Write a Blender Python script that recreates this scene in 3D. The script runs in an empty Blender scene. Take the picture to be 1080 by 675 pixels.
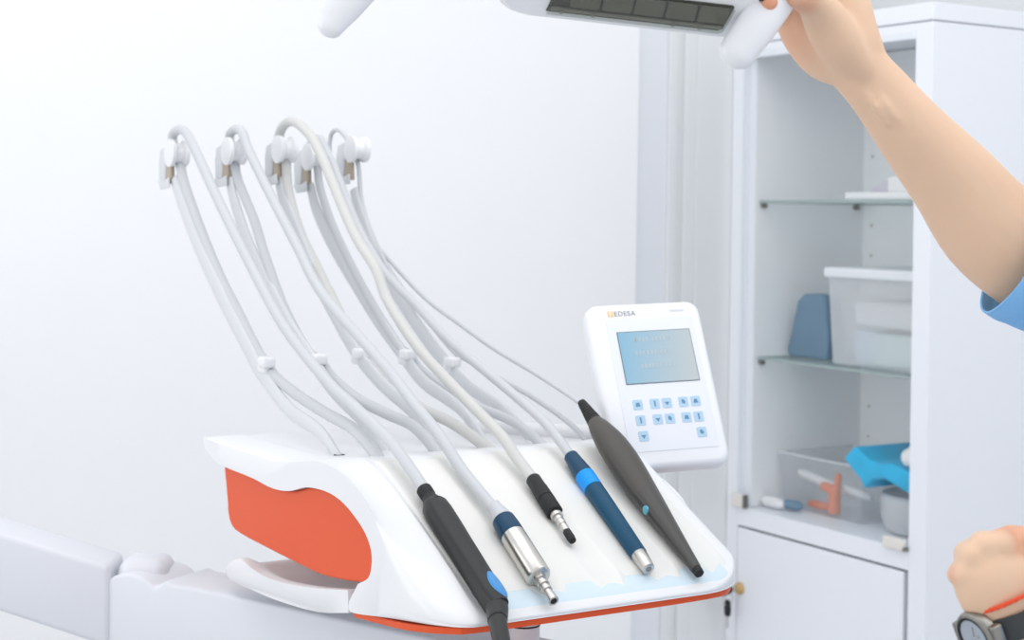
import bpy, bmesh, random
from math import *
from mathutils import Vector, Matrix
random.seed(4)
SC = bpy.context.scene
COL = SC.collection
V = Vector

# ------------------------------------------------------------------ camera
F = 1680.0; H = 1.35; RHO = .015
RX = V((cos(RHO), 0, sin(RHO))); UX = V((-sin(RHO), 0, cos(RHO)))
cam = bpy.data.cameras.new('camera'); cam.sensor_width = 36; cam.lens = 36*F/1080
cam.shift_y = -110/1080; cam.clip_start = .05
co = bpy.data.objects.new('camera', cam); COL.objects.link(co); SC.camera = co
m = Matrix((RX, UX, V((0, -1, 0)))).transposed().to_4x4(); m.translation = V((0, 0, H))
co.matrix_world = m
cam.dof.use_dof = True; cam.dof.focus_distance = 1.58; cam.dof.aperture_fstop = 9

def ray(px, py):
    return V((0, 1, 0)) + RX*((px-540)/F) - UX*((py-227.5)/F)
def pd(px, py, Y):                    # point of the place seen at a pixel, Y metres in front of the eye
    return V((0, 0, H)) + ray(px, py)*Y

# tray frame: WA across the tray, BA towards its back
AZ = radians(32)
WA = V((cos(AZ), sin(AZ), 0)); BA = V((-sin(AZ), cos(AZ), 0))
O = pd(392, 600, 1.6); O.z = 0
def T(a, b, z): return O + WA*a + BA*b + V((0, 0, z))
def onA(px, py, a):
    d = ray(px, py); t = (a + O.dot(WA))/d.dot(WA)
    return V((0, 0, H)) + d*t
def onS(px, py, off):                 # on the sloping instrument field, raised by off
    d = ray(px, py); n = V((0, 0, 1)) - BA*.4947
    k = n.dot(O) + 1.0246 + off*1.115
    t = (k - H)/n.dot(d)
    return V((0, 0, H)) + d*t
def slope(b): return 1.0246 + .4947*b

# ------------------------------------------------------------------ materials
def mat(name, col, rough=.5, metal=0., var=.0, scale=30., bump=0., coat=0., sss=0., spec=.5, trans=0.):
    m = bpy.data.materials.new(name); m.use_nodes = True
    nt = m.node_tree; b = nt.nodes['Principled BSDF']
    b.inputs['Roughness'].default_value = rough; b.inputs['Metallic'].default_value = metal
    b.inputs['Specular IOR Level'].default_value = spec
    b.inputs['Coat Weight'].default_value = coat
    b.inputs['Transmission Weight'].default_value = trans
    if sss:
        b.inputs['Subsurface Weight'].default_value = sss
        b.inputs['Subsurface Radius'].default_value = (1, .35, .2); b.inputs['Subsurface Scale'].default_value = .006
    tc = nt.nodes.new('ShaderNodeTexCoord'); no = nt.nodes.new('ShaderNodeTexNoise')
    no.inputs['Scale'].default_value = scale; no.inputs['Detail'].default_value = 4
    nt.links.new(tc.outputs['Object'], no.inputs['Vector'])
    mx = nt.nodes.new('ShaderNodeMix'); mx.data_type = 'RGBA'
    mx.inputs['A'].default_value = (*[c*(1-var) for c in col], 1); mx.inputs['B'].default_value = (*[min(1, c*(1+var)) for c in col], 1)
    nt.links.new(no.outputs['Fac'], mx.inputs['Factor']); nt.links.new(mx.outputs['Result'], b.inputs['Base Color'])
    if bump:
        bu = nt.nodes.new('ShaderNodeBump'); bu.inputs['Strength'].default_value = bump; bu.inputs['Distance'].default_value = .002
        nt.links.new(no.outputs['Fac'], bu.inputs['Height']); nt.links.new(bu.outputs['Normal'], b.inputs['Normal'])
    return m
def glass(name, tint, refl=.06, haze=0., hcol=(.9, .9, .9)):
    m = bpy.data.materials.new(name); m.use_nodes = True; nt = m.node_tree; nt.nodes.clear()
    out = nt.nodes.new('ShaderNodeOutputMaterial'); tr = nt.nodes.new('ShaderNodeBsdfTransparent'); tr.inputs[0].default_value = (*tint, 1)
    gl = nt.nodes.new('ShaderNodeBsdfGlossy'); gl.inputs['Roughness'].default_value = .05
    fr = nt.nodes.new('ShaderNodeLayerWeight'); fr.inputs[0].default_value = refl
    mx = nt.nodes.new('ShaderNodeMixShader'); nt.links.new(fr.outputs['Facing'], mx.inputs[0])
    nt.links.new(tr.outputs[0], mx.inputs[1]); nt.links.new(gl.outputs[0], mx.inputs[2])
    last = mx
    if haze:
        df = nt.nodes.new('ShaderNodeBsdfDiffuse'); df.inputs[0].default_value = (*hcol, 1)
        m2 = nt.nodes.new('ShaderNodeMixShader'); m2.inputs[0].default_value = haze
        nt.links.new(mx.outputs[0], m2.inputs[1]); nt.links.new(df.outputs[0], m2.inputs[2]); last = m2
    nt.links.new(last.outputs[0], out.inputs[0])
    return m
M = {}
M['wall'] = mat('wall_paint_lit', (.905, .91, .925), .8, var=.01, scale=8, bump=.02)  # whiter than the casing: the stronger light on this wall is in the colour
M['casing'] = mat('casing_paint_dimmed', (.76, .775, .785), .5, var=.01)  # greyer than the wall, the weaker light is put into the colour
M['casing_blue'] = mat('casing_cool_dimmed', (.78, .80, .85), .5, var=.01)
M['floor'] = mat('floor_vinyl', (.62, .63, .64), .4, var=.05, scale=6)
M['ceil'] = mat('ceiling_paint', (.85, .85, .85), .8)
M['cab'] = mat('cabinet_white', (.85, .87, .92), .4, var=.01)
M['cabin'] = mat('cabinet_inside', (.93, .94, .955), .6, var=.01)
M['gap'] = mat('dark_gap', (.25, .25, .27), .8)
M['shell'] = mat('unit_white_plastic', (.81, .815, .83), .28, var=.008, scale=20, coat=.2)
M['mat'] = mat('instrument_mat_silicone', (.81, .805, .775), .45, var=.008, scale=60)
M['lip'] = mat('blue_lip_reflection', (.66, .78, .86), .25, var=.01)  # glossy bluish reflection given as a surface colour
M['orange'] = mat('orange_panel_lacquer', (.76, .10, .028), .42, var=.02, scale=10, spec=.25)
M['armgrey'] = mat('support_arm_plastic', (.70, .72, .77), .4, var=.01)
M['whip'] = mat('whip_plastic', (.66, .675, .70), .35, var=.01)
M['hose'] = mat('hose_silicone', (.56, .575, .60), .4, var=.015, scale=80)
M['hosew'] = mat('hose_silicone_warm', (.59, .59, .575), .4, var=.015, scale=80)
M['beige'] = mat('beige_metal_plate', (.45, .38, .30), .4, var=.05)
M['black'] = mat('black_plastic', (.015, .016, .017), .38, var=.15, scale=60, spec=.4)
M['blackr'] = mat('black_rubber', (.014, .015, .016), .55, var=.1, spec=.35)
M['grey'] = mat('dark_grey_plastic', (.075, .07, .062), .42, var=.05, spec=.35)
M['grey2'] = mat('darker_grey_plastic', (.055, .052, .048), .35, var=.05)
M['navy'] = mat('navy_collar', (.006, .05, .11), .38, var=.05, spec=.3)
M['navy2'] = mat('teal_navy_body', (.003, .065, .135), .42, var=.04, spec=.3)
M['cyan'] = mat('bright_blue_ring', (.0, .30, .86), .4, spec=.3)
M['blue'] = mat('blue_button', (.07, .30, .66), .4, spec=.3)
M['steel'] = mat('brushed_steel', (.62, .60, .57), .28, metal=1, var=.08, scale=200)
M['steeld'] = mat('dark_steel', (.28, .27, .25), .35, metal=1, var=.1, scale=100)
M['panel'] = mat('panel_white', (.84, .85, .88), .4, var=.005)
M['membrane'] = mat('panel_membrane', (.78, .80, .86), .45, var=.005)
M['key'] = mat('pale_blue_key', (.42, .60, .76), .4, var=.03)
M['icon'] = mat('key_symbol', (.10, .25, .42), .5)
M['bezel'] = mat('dark_bezel', (.12, .14, .15), .4)
M['logoo'] = mat('logo_orange', (.85, .58, .25), .5)
M['logog'] = mat('logo_grey', (.33, .33, .33), .5)
M['faint'] = mat('faint_print', (.58, .60, .66), .5)
M['lampw'] = mat('lamp_white', (.80, .81, .84), .3, coat=.3)
M['lampin'] = mat('lamp_reflector', (.10, .10, .085), .25, metal=.6, var=.3, scale=14)
M['led'] = mat('lamp_lens', (.22, .205, .16), .2, var=.1)
M['lampbar'] = mat('lamp_bar_beige', (.38, .35, .30), .4)
M['teal'] = mat('teal_button', (.12, .45, .55), .4)
M['gdoor'] = glass('door_glass', (.985, .99, .99), .015)
M['gshelf'] = glass('shelf_glass', (.93, .965, .96), .06, .06, (.62, .74, .72))
M['gedge'] = mat('glass_edge', (.36, .44, .43), .3)
M['glamp'] = glass('lamp_glass', (.8, .82, .8), .12)
M['clear'] = glass('clear_plastic', (.93, .94, .95), .10, .42, (.90, .91, .93))
M['clear2'] = glass('bag_plastic', (.96, .965, .975), .12, .12, (.9, .91, .93))
M['lid'] = mat('bin_lid', (.82, .84, .87), .5)
M['pouch'] = mat('pouch_blue', (.16, .26, .36), .8, var=.12, scale=25)
M['mint'] = mat('mint_pack', (.60, .78, .75), .6, var=.2, scale=30)
M['paleblue'] = mat('paleblue_pack', (.55, .68, .80), .6, var=.1, scale=30)
M['cy'] = mat('cyan_film', (.02, .48, .80), .35, var=.25, scale=18)
M['amber'] = mat('orange_plastic', (.85, .22, .08), .4)
M['whitep'] = mat('white_plastic_small', (.85, .85, .86), .5)
M['lilac'] = mat('lilac_paper', (.60, .58, .66), .7)
M['brass'] = mat('brass', (.70, .50, .25), .35, metal=.8)
M['cream'] = mat('cream_clip', (.78, .75, .70), .5)
M['blouse'] = mat('scrub_blue', (.21, .47, .80), .85, var=.06, scale=60, bump=.25)
M['trous'] = mat('scrub_trousers', (.19, .42, .72), .85, var=.06)
M['hair'] = mat('brown_hair', (.08, .045, .025), .6, var=.3, scale=90)
M['strap'] = mat('watch_strap', (.035, .042, .045), .6, var=.1, scale=80)
M['dial'] = mat('watch_dial', (.33, .38, .44), .12, coat=.6)
M['red'] = mat('red_thread', (.80, .09, .03), .8, var=.2, scale=300)
M['nail'] = mat('dark_nail_polish', (.03, .015, .02), .15)
M['eye'] = mat('eye_white', (.8, .8, .8), .2)
# skin: warmer where the noise runs high
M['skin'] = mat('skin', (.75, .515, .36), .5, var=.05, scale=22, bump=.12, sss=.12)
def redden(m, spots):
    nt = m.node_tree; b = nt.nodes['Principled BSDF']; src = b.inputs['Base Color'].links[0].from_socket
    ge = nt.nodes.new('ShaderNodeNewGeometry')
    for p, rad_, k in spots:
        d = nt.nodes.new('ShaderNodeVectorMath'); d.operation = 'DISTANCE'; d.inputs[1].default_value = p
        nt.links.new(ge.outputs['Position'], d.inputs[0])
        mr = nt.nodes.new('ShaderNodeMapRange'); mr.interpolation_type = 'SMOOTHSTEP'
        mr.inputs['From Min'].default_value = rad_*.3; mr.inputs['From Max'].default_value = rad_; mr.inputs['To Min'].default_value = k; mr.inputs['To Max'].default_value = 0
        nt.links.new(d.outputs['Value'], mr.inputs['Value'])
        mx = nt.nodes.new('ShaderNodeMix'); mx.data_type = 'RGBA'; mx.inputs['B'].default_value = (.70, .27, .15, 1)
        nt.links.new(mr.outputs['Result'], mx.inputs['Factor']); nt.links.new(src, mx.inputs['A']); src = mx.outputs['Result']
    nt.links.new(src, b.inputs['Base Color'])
redden(M['skin'], [(pd(811, 4, 1.284), .022, .75), (pd(843, -4, 1.296), .030, .5), (pd(842, 30, 1.378), .045, .35), (pd(1066, 567, 1.208), .026, .6), (pd(1003, 607, 1.20), .014, .35)])  # fingertips and knuckle flushed; finger shadow and palm shade painted into the skin
# screen: pale blue-grey lcd, lit, bluer on its left half
def screen_mat():
    m = bpy.data.materials.new('lcd_screen'); m.use_nodes = True; nt = m.node_tree; b = nt.nodes['Principled BSDF']
    tc = nt.nodes.new('ShaderNodeTexCoord'); sp = nt.nodes.new('ShaderNodeSeparateXYZ'); cr = nt.nodes.new('ShaderNodeValToRGB')
    nt.links.new(tc.outputs['Generated'], sp.inputs[0]); nt.links.new(sp.outputs[0], cr.inputs[0])
    cr.color_ramp.elements[0].color = (.16, .37, .52, 1); cr.color_ramp.elements[1].color = (.42, .45, .45, 1)
    nt.links.new(cr.outputs[0], b.inputs['Base Color']); b.inputs['Roughness'].default_value = .2
    nt.links.new(cr.outputs[0], b.inputs['Emission Color']); b.inputs['Emission Strength'].default_value = .08
    return m
M['screen'] = screen_mat()
M['pixel'] = mat('lcd_characters', (.42, .50, .54), .5)

# ------------------------------------------------------------------ object helpers
def tag(o, label=None, cat=None, group=None, kind=None):
    if label: o['label'] = label
    if cat: o['category'] = cat
    if group: o['group'] = group
    if kind: o['kind'] = kind
    return o
def thing(name, loc, label, cat, group=None, kind=None):
    o = bpy.data.objects.new(name, None); o.empty_display_size = .05
    COL.objects.link(o); o.location = loc
    return tag(o, label, cat, group, kind)
def wloc(o):
    p = V(o.location)
    while o.parent: o = o.parent; p += V(o.location)
    return p
def fin(name, bm, mats, parent=None, smooth=True, bev=0., seg=3, sub=0, remesh=0., sm=0, sm_f=.6, solid=0., angle=35):
    bmesh.ops.recalc_face_normals(bm, faces=bm.faces[:])
    bm.verts.ensure_lookup_table()
    n = len(bm.verts)
    lo = V((min(v.co.x for v in bm.verts), min(v.co.y for v in bm.verts), min(v.co.z for v in bm.verts)))
    hi = V((max(v.co.x for v in bm.verts), max(v.co.y for v in bm.verts), max(v.co.z for v in bm.verts)))
    org = (lo+hi)/2
    if parent is None: org.z = lo.z
    bmesh.ops.translate(bm, verts=bm.verts[:], vec=-org)
    me = bpy.data.meshes.new(name); bm.to_mesh(me); bm.free()
    if not isinstance(mats, (list, tuple)): mats = [mats]
    for q in mats: me.materials.append(M[q] if isinstance(q, str) else q)
    o = bpy.data.objects.new(name, me); COL.objects.link(o)
    if parent: o.parent = parent; o.location = org - wloc(parent)
    else: o.location = org
    if remesh:
        r = o.modifiers.new('r', 'REMESH'); r.mode = 'VOXEL'; r.voxel_size = remesh; r.use_smooth_shade = True
    if sm:
        s = o.modifiers.new('s', 'SMOOTH'); s.iterations = sm; s.factor = sm_f
    if solid:
        s = o.modifiers.new('t', 'SOLIDIFY'); s.thickness = solid; s.offset = 0
    if bev:
        b = o.modifiers.new('b', 'BEVEL'); b.width = bev; b.segments = seg; b.limit_method = 'ANGLE'; b.angle_limit = radians(angle)
        b.harden_normals = False
    if sub:
        s = o.modifiers.new('u', 'SUBSURF'); s.levels = sub; s.render_levels = sub
    if smooth:
        for p in me.polygons: p.use_smooth = True
        if not remesh and not sub:
            me.set_sharp_from_angle(angle=radians(40)) if not bev else None
    return o
def NB(): return bmesh.new()
def hexa(bm, P, mi=0):                # 8 points: bottom 4 then top 4
    v = [bm.verts.new(p) for p in P]
    for q in ((0, 3, 2, 1), (4, 5, 6, 7), (0, 1, 5, 4), (1, 2, 6, 5), (2, 3, 7, 6), (3, 0, 4, 7)):
        f = bm.faces.new([v[i] for i in q]); f.material_index = mi
def box(bm, o, ex, ey, ez, r, mi=0):  # o + ranges along three axes
    (x0, x1), (y0, y1), (z0, z1) = r
    g = lambda x, y, z: o + ex*x + ey*y + ez*z
    hexa(bm, [g(x0, y0, z0), g(x1, y0, z0), g(x1, y1, z0), g(x0, y1, z0), g(x0, y0, z1), g(x1, y0, z1), g(x1, y1, z1), g(x0, y1, z1)], mi)
def prism(bm, pts, d, mi=0):          # polygon of 3-D points swept by vector d
    a = [bm.verts.new(p) for p in pts]; b = [bm.verts.new(p+d) for p in pts]; n = len(a)
    fs = [bm.faces.new(a[::-1]), bm.faces.new(b)]
    for i in range(n): fs.append(bm.faces.new((a[i], a[(i+1) % n], b[(i+1) % n], b[i])))
    for f in fs: f.material_index = mi
def crom(P, n=8):                     # Catmull-Rom through tuples of any length
    P = [tuple(p) for p in P]; out = []
    for i in range(len(P)-1):
        p0 = P[i-1] if i else tuple(2*a-b for a, b in zip(P[0], P[1])); p1 = P[i]; p2 = P[i+1]
        p3 = P[i+2] if i+2 < len(P) else tuple(2*a-b for a, b in zip(P[-1], P[-2]))
        for k in range(n):
            t = k/n
            out.append(tuple(.5*((2*b)+(-a+c)*t+(2*a-5*b+4*c-d)*t*t+(-a+3*b-3*c+d)*t**3) for a, b, c, d in zip(p0, p1, p2, p3)))
    out.append(P[-1]); return out
def tube(bm, P, r, seg=14, n=8, wide=None, flat=None, cap=True, mi=0, round_ends=False):
    """P: 3-D points; r: radius or list; wide: direction of the wide axis; flat: radii on the other axis"""
    k = len(P)
    rr = list(r) if isinstance(r, (list, tuple)) else [r]*k
    ff = list(flat) if isinstance(flat, (list, tuple)) else ([flat]*k if flat else rr)
    Q = crom([(*p, a, b) for p, a, b in zip(P, rr, ff)], n) if n > 1 else [(*p, a, b) for p, a, b in zip(P, rr, ff)]
    pts = [V(q[:3]) for q in Q]; ra = [q[3] for q in Q]; rb = [q[4] for q in Q]
    if round_ends:
        def endcap(p, d, a, b):
            return [(p + d*min(a, b)*sin(x), a*cos(x), b*cos(x)) for x in (radians(25), radians(50), radians(70), radians(84))]
        d1 = (pts[-1]-pts[-2]).normalized(); d0 = (pts[0]-pts[1]).normalized()
        e1 = endcap(pts[-1], d1, ra[-1], rb[-1]); e0 = endcap(pts[0], d0, ra[0], rb[0])[::-1]
        pts = [e[0] for e in e0]+pts+[e[0] for e in e1]; ra = [e[1] for e in e0]+ra+[e[1] for e in e1]; rb = [e[2] for e in e0]+rb+[e[2] for e in e1]
    rings = []; up = None
    for i, p in enumerate(pts):
        t = (pts[min(i+1, len(pts)-1)]-pts[max(i-1, 0)]).normalized()
        if wide is not None: u = V(wide) - t*V(wide).dot(t)
        else:
            u = (up - t*up.dot(t)) if up is not None else t.orthogonal()
        u.normalize(); up = u; w = t.cross(u)
        rings.append([bm.verts.new(p + u*(ra[i]*cos(2*pi*j/seg)) + w*(rb[i]*sin(2*pi*j/seg))) for j in range(seg)])
    for A, B in zip(rings, rings[1:]):
        for j in range(seg):
            f = bm.faces.new((A[j], A[(j+1) % seg], B[(j+1) % seg], B[j])); f.material_index = mi
    if cap:
        for Rg in (rings[0][::-1], rings[-1]):
            f = bm.faces.new(Rg); f.material_index = mi
def lathe(bm, p0, p1, prof, seg=32, mi=0, mids=None, cap=True):
    """prof: (distance along axis in metres, radius) pairs"""
    ax = (p1-p0).normalized(); u = ax.orthogonal().normalized(); w = ax.cross(u); rings = []
    for t, r in prof:
        rings.append([bm.verts.new(p0 + ax*t + (u*cos(2*pi*j/seg)+w*sin(2*pi*j/seg))*max(r, 1e-5)) for j in range(seg)])
    for i, (A, B) in enumerate(zip(rings, rings[1:])):
        for j in range(seg):
            f = bm.faces.new((A[j], A[(j+1) % seg], B[(j+1) % seg], B[j])); f.material_index = mids[i] if mids else mi
    if not cap: return
    f = bm.faces.new(rings[0][::-1]); f.material_index = mids[0] if mids else mi
    f = bm.faces.new(rings[-1]); f.material_index = mids[-1] if mids else mi
def ball(bm, c, r, seg=20, sx=1, sy=1, sz=1):
    mt = Matrix.Translation(c) @ Matrix.Diagonal((r*sx, r*sy, r*sz, 1))
    bmesh.ops.create_uvsphere(bm, u_segments=seg, v_segments=seg//2, radius=1, matrix=mt)
def loft(bm, loops, closed=True, cap0=True, cap1=True, mi=0):
    rg = [[bm.verts.new(p) for p in L] for L in loops]; n = len(rg[0])
    for A, B in zip(rg, rg[1:]):
        for j in range(n if closed else n-1):
            f = bm.faces.new((A[j], A[(j+1) % n], B[(j+1) % n], B[j])); f.material_index = mi
    if cap0: bm.faces.new(rg[0][::-1]).material_index = mi
    if cap1: bm.faces.new(rg[-1]).material_index = mi
    return rg
Z = V((0, 0, 1)); X = V((1, 0, 0)); Y = V((0, 1, 0))

# ------------------------------------------------------------------ the setting
CF = V((.5195, -.854, 0)).normalized(); CD = V((.854, .5195, 0)).normalized()
C0 = V((.495, 3.6, 0))
bm = NB(); box(bm, V((0, 0, 0)), X, Y, Z, ((-4, 4), (-1.5, 6), (-.05, 0)))
tag(fin('floor', bm, 'floor', smooth=False), kind='structure')
def tw(px):                           # distance along the wall from the cabinet corner, at a picture column
    d = ray(px, 230); o_ = C0-CF*.003
    return (o_.x*d.y-o_.y*d.x)/(CD.x*d.y-CD.y*d.x)
TW = [tw(x) for x in (671, 704, 713, 720, 733, 769)]

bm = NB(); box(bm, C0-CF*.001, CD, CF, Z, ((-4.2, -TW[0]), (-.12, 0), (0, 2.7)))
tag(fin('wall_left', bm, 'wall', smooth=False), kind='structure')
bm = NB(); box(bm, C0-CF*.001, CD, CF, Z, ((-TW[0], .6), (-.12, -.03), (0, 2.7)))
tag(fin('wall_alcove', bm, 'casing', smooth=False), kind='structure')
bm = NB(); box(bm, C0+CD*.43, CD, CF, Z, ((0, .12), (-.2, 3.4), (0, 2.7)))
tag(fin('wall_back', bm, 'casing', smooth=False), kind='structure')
# casing mouldings between the bright wall and the cabinet
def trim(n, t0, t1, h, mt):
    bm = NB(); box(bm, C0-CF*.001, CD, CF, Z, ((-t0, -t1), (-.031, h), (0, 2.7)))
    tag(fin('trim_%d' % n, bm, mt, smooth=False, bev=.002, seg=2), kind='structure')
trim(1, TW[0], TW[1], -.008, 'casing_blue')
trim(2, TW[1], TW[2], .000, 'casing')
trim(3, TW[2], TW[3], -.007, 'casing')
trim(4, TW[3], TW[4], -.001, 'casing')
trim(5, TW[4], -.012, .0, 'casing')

# ------------------------------------------------------------------ cabinet
cab = thing('medicine_cabinet', C0+CF*.3+CD*.2, 'tall white cabinet with glass upper door and solid lower door, behind the raised arm', 'cabinet')
def cb(bm, s, d, z, mi=0): box(bm, C0, CF, CD, Z, (s, d, z), mi)
CW, CDp, CT = .605, .40, 1.777
bm = NB()
cb(bm, (0, .038), (.0, .018), (0.05, 1.74)); cb(bm, (.0, .058), (.018, .36), (0.05, 1.74))
cb(bm, (.56, CW), (0, .36), (.05, 1.74))
cb(bm, (.038, .56), (0, .018), (.666, .707)); cb(bm, (.058, .56), (.018, .36), (.68, .707))
cb(bm, (.038, .56), (0, .018), (1.709, 1.74)); cb(bm, (.038, .56), (0, .36), (.05, .09))
fin('carcass', bm, 'cab', cab, smooth=False, bev=.0015, seg=2)
bm = NB(); cb(bm, (.0, CW), (.345, CDp), (.05, 1.74)); fin('back_panel', bm, 'cabin', cab, smooth=False)
bm = NB(); cb(bm, (-.001, CW+.001), (-.002, CDp), (1.742, CT)); fin('top_panel', bm, 'cab', cab, smooth=False, bev=.003)
bm = NB(); cb(bm, (.02, CW-.02), (.03, CDp-.02), (0, .052)); fin('plinth', bm, 'gap', cab, smooth=False)
bm = NB(); cb(bm, (.0585, .0605), (.02, .345), (.708, 1.738)); cb(bm, (.557, .5595), (.02, .345), (.708, 1.738))
fin('inner_lining', bm, 'cabin', cab, smooth=False)
bm = NB(); cb(bm, (.042, .549), (-.002, .016), (.096, .661)); ld = fin('lower_door', bm, 'cab', cab, smooth=False, bev=.002)
bm = NB(); cb(bm, (.040, .556), (-.006, -.001), (.712, 1.722)); gd = fin('glass_door', bm, 'gdoor', cab, smooth=False)
for s0, s1, z0 in ((.028, .070, .708), (.50, .557, .704)):
    bm = NB(); cb(bm, (s0, s1), (-.012, .0), (z0, z0+.030 if s0 < .1 else z0+.022)); h_ = fin('door_hinge', bm, 'cream', gd, smooth=False, bev=.003)
    bm = NB(); cb(bm, (s1, s1+.005), (-.013, -.001), (z0, z0+.03 if s0 < .1 else z0+.008)); fin('hinge_cap', bm, 'steeld', gd, smooth=False)
SH1, SH2 = 1.393, 1.043
for zz in (SH1, SH2):
    bm = NB(); cb(bm, (.061, .557), (.03, .343), (zz-.006, zz))
    for f in bm.faces:
        f.material_index = 1 if abs(f.normal.z) < .5 else 0
    bm.normal_update()
    for f in bm.faces: f.material_index = 1 if abs(f.normal.z) < .5 else 0
    g = fin('glass_shelf', bm, ['gshelf', 'gedge'], cab, smooth=False)
    for s_, d_ in ((.066, .04), (.066, .32), (.552, .04), (.552, .32)):
        bm = NB(); lathe(bm, C0+CF*(s_-.006)+CD*d_+Z*(zz-.012), C0+CF*(s_+.006)+CD*d_+Z*(zz-.012), [(0, .006), (.012, .006)], 12)
        fin('shelf_pin', bm, 'steeld', g)
for zz in (.85, .92, 1.13, 1.20, 1.27, 1.34, 1.5):
    bm = NB(); lathe(bm, C0+CF*.09+CD*.3435+Z*zz, C0+CF*.09+CD*.346+Z*zz, [(0, .003), (.002, .003)], 10); fin('peg_hole', bm, 'beige', cab)
bm = NB()
c = C0+CF*.055+Z*.527
lathe(bm, c, c-CD*.03, [(0, .014), (.006, .014), (.008, .009), (.016, .009)], 20); fin('lock', bm, 'brass', cab)
kt = thing('cupboard_key', c-CD*.016, 'black headed key standing in the lock of the lower cabinet door', 'key')
bm = NB(); tube(bm, [c-CD*.014, c-CD*.032], .004, 8, 1); fin('key_shaft', bm, 'steel', kt)
bm = NB(); tube(bm, [c-CD*.030, c-CD*.048, c-CD*.066], [.008, .012, .010], 16, 3, wide=Z, flat=.005, round_ends=True); fin('key_head', bm, 'blackr', kt)
k2 = c - CD*.038 - Z*.020
kt = thing('spare_key', k2-Z*.03, 'black headed key hanging below the lock on a small ring', 'key')
bm = NB(); tube(bm, [k2+Z*(-.012+.014*cos(x))+CD*.014*sin(x)+Z*.012 for x in [i*pi/8 for i in range(17)]], .001, 6, 1, cap=False); fin('key_ring', bm, 'steel', kt)
bm = NB(); tube(bm, [k2-Z*.006, k2-Z*.02, k2-Z*.034], [.008, .011, .009], 16, 3, wide=CF, flat=.005, round_ends=True); fin('key_head', bm, 'blackr', kt)
bm = NB(); tube(bm, [k2-Z*.036, k2-Z*.064], .0025, 8, 1); fin('key_shaft', bm, 'steel', kt)

# --- cabinet contents
def C(s, d, z): return C0+CF*s+CD*d+Z*z
# storage bin on the middle shelf
st = thing('storage_bin', C(.40, .165, SH2), 'translucent storage bin with white lid on the middle glass shelf', 'storage box')
s0, s1, d0, d1, zb, zt = .272, .548, .045, .30, SH2+.001, SH2+.185
loops = []
for k, (z_, g_) in enumerate(((zb, .012), (zb+.004, .008), (zt, 0))):
    loops.append([C(s0+g_, d0+g_, z_), C(s1-g_, d0+g_, z_), C(s1-g_, d1-g_, z_), C(s0+g_, d1-g_, z_)])
bm = NB(); loft(bm, loops, cap1=False); fin('bin_body', bm, 'clear', st, smooth=False, bev=.008)
bm = NB(); box(bm, C0, CF, CD, Z, ((s0-.008, s1+.006), (d0-.008, d1+.008), (zt, zt+.022))); fin('bin_lid', bm, 'lid', st, smooth=False, bev=.006)
st.location.z = zb
def pk(name, mt, s, d, z, label, cat, group=None, bev=.006):
    bm = NB(); box(bm, C0, CF, CD, Z, (s, d, z)); return tag(fin(name, bm, mt, smooth=True, bev=bev), label, cat, group)
pk('gauze_pack', 'mint', (.38, .535), (.07, .20), (SH2+.008, SH2+.072), 'pale green pack inside the translucent storage bin, right half', 'pack')
pk('wipe_pack', 'paleblue', (.315, .375), (.08, .2), (SH2+.008, SH2+.075), 'pale blue pack inside the translucent storage bin, left half', 'pack')
pk('paper_bundle', 'whitep', (.30, .52), (.09, .25), (SH2+.082, SH2+.14), 'white bundle lying on the packs in the storage bin', 'bundle', bev=.015)
# soft pouch: rounded trapezoid with real thickness
bm = NB()
prof = [(.085, 0), (.210, 0), (.215, .05), (.205, .13), (.19, .142), (.135, .142), (.112, .125), (.092, .05), (.08, .012)]
prism(bm, [C(s_, .10, SH2+.002+z_) for s_, z_ in prof], CD*.05)
po = fin('zip_pouch', bm, 'pouch', bev=.012, seg=4, angle=25); tag(po, 'blue grey soft pouch left of the storage bin on the glass shelf', 'pouch')
# slim tray and papers on the top shelf
t_ = pk('instrument_tray', 'whitep', (.312, .548), (.05, .25), (SH1+.001, SH1+.017), 'flat white tray on the upper glass shelf', 'tray', bev=.003)
pk('small_carton', 'whitep', (.388, .475), (.10, .19), (SH1+.018, SH1+.050), 'small white carton on the flat tray of the upper shelf', 'carton', bev=.002)
bm = NB(); prism(bm, [C(.322, .11, SH1+.018), C(.385, .11, SH1+.018), C(.385, .11, SH1+.046), C(.362, .11, SH1+.038)], CD*.08)
tag(fin('folded_paper', bm, 'lilac', smooth=False, bev=.002), 'folded lilac paper beside the small carton on the flat tray', 'paper')
# bottom compartment
ZB = .708
st = thing('sample_box', C(.17, .2, ZB), 'clear plastic box of syringes in the bottom compartment, left side', 'plastic box')
loops = [[C(.075+g, .09+g, z_), C(.335-g, .09+g, z_), C(.335-g, .31-g, z_), C(.075+g, .31-g, z_)] for z_, g in ((ZB+.001, .01), (ZB+.005, .006), (ZB+.10, 0), (ZB+.12, -.004))]
bm = NB(); loft(bm, loops, cap1=False); fin('box_body', bm, 'clear2', st, smooth=False)
bm = NB(); tube(bm, [C(.075, .09, ZB+.12), C(.335, .09, ZB+.12), C(.335, .31, ZB+.12), C(.075, .31, ZB+.12), C(.075, .09, ZB+.12)], .003, 6, 1); fin('box_rim', bm, 'clear', st)
def tubeobj(name, mt, a, b, r, label, cat, group=None):
    bm = NB(); tube(bm, [a, a.lerp(b, .15), a.lerp(b, .85), b], [r*.7, r, r, r*.75], 14, 3, round_ends=True); return tag(fin(name, bm, mt), label, cat, group)
tubeobj('syringe_tube', 'whitep', C(.10, .13, ZB+.075), C(.215, .16, ZB+.045), .010, 'white tube leaning in the clear box, behind the orange clip', 'tube')
tubeobj('white_stick', 'whitep', C(.235, .13, ZB+.062), C(.31, .14, ZB+.050), .008, 'short white tube right of the orange clip in the clear box', 'tube')
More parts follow.
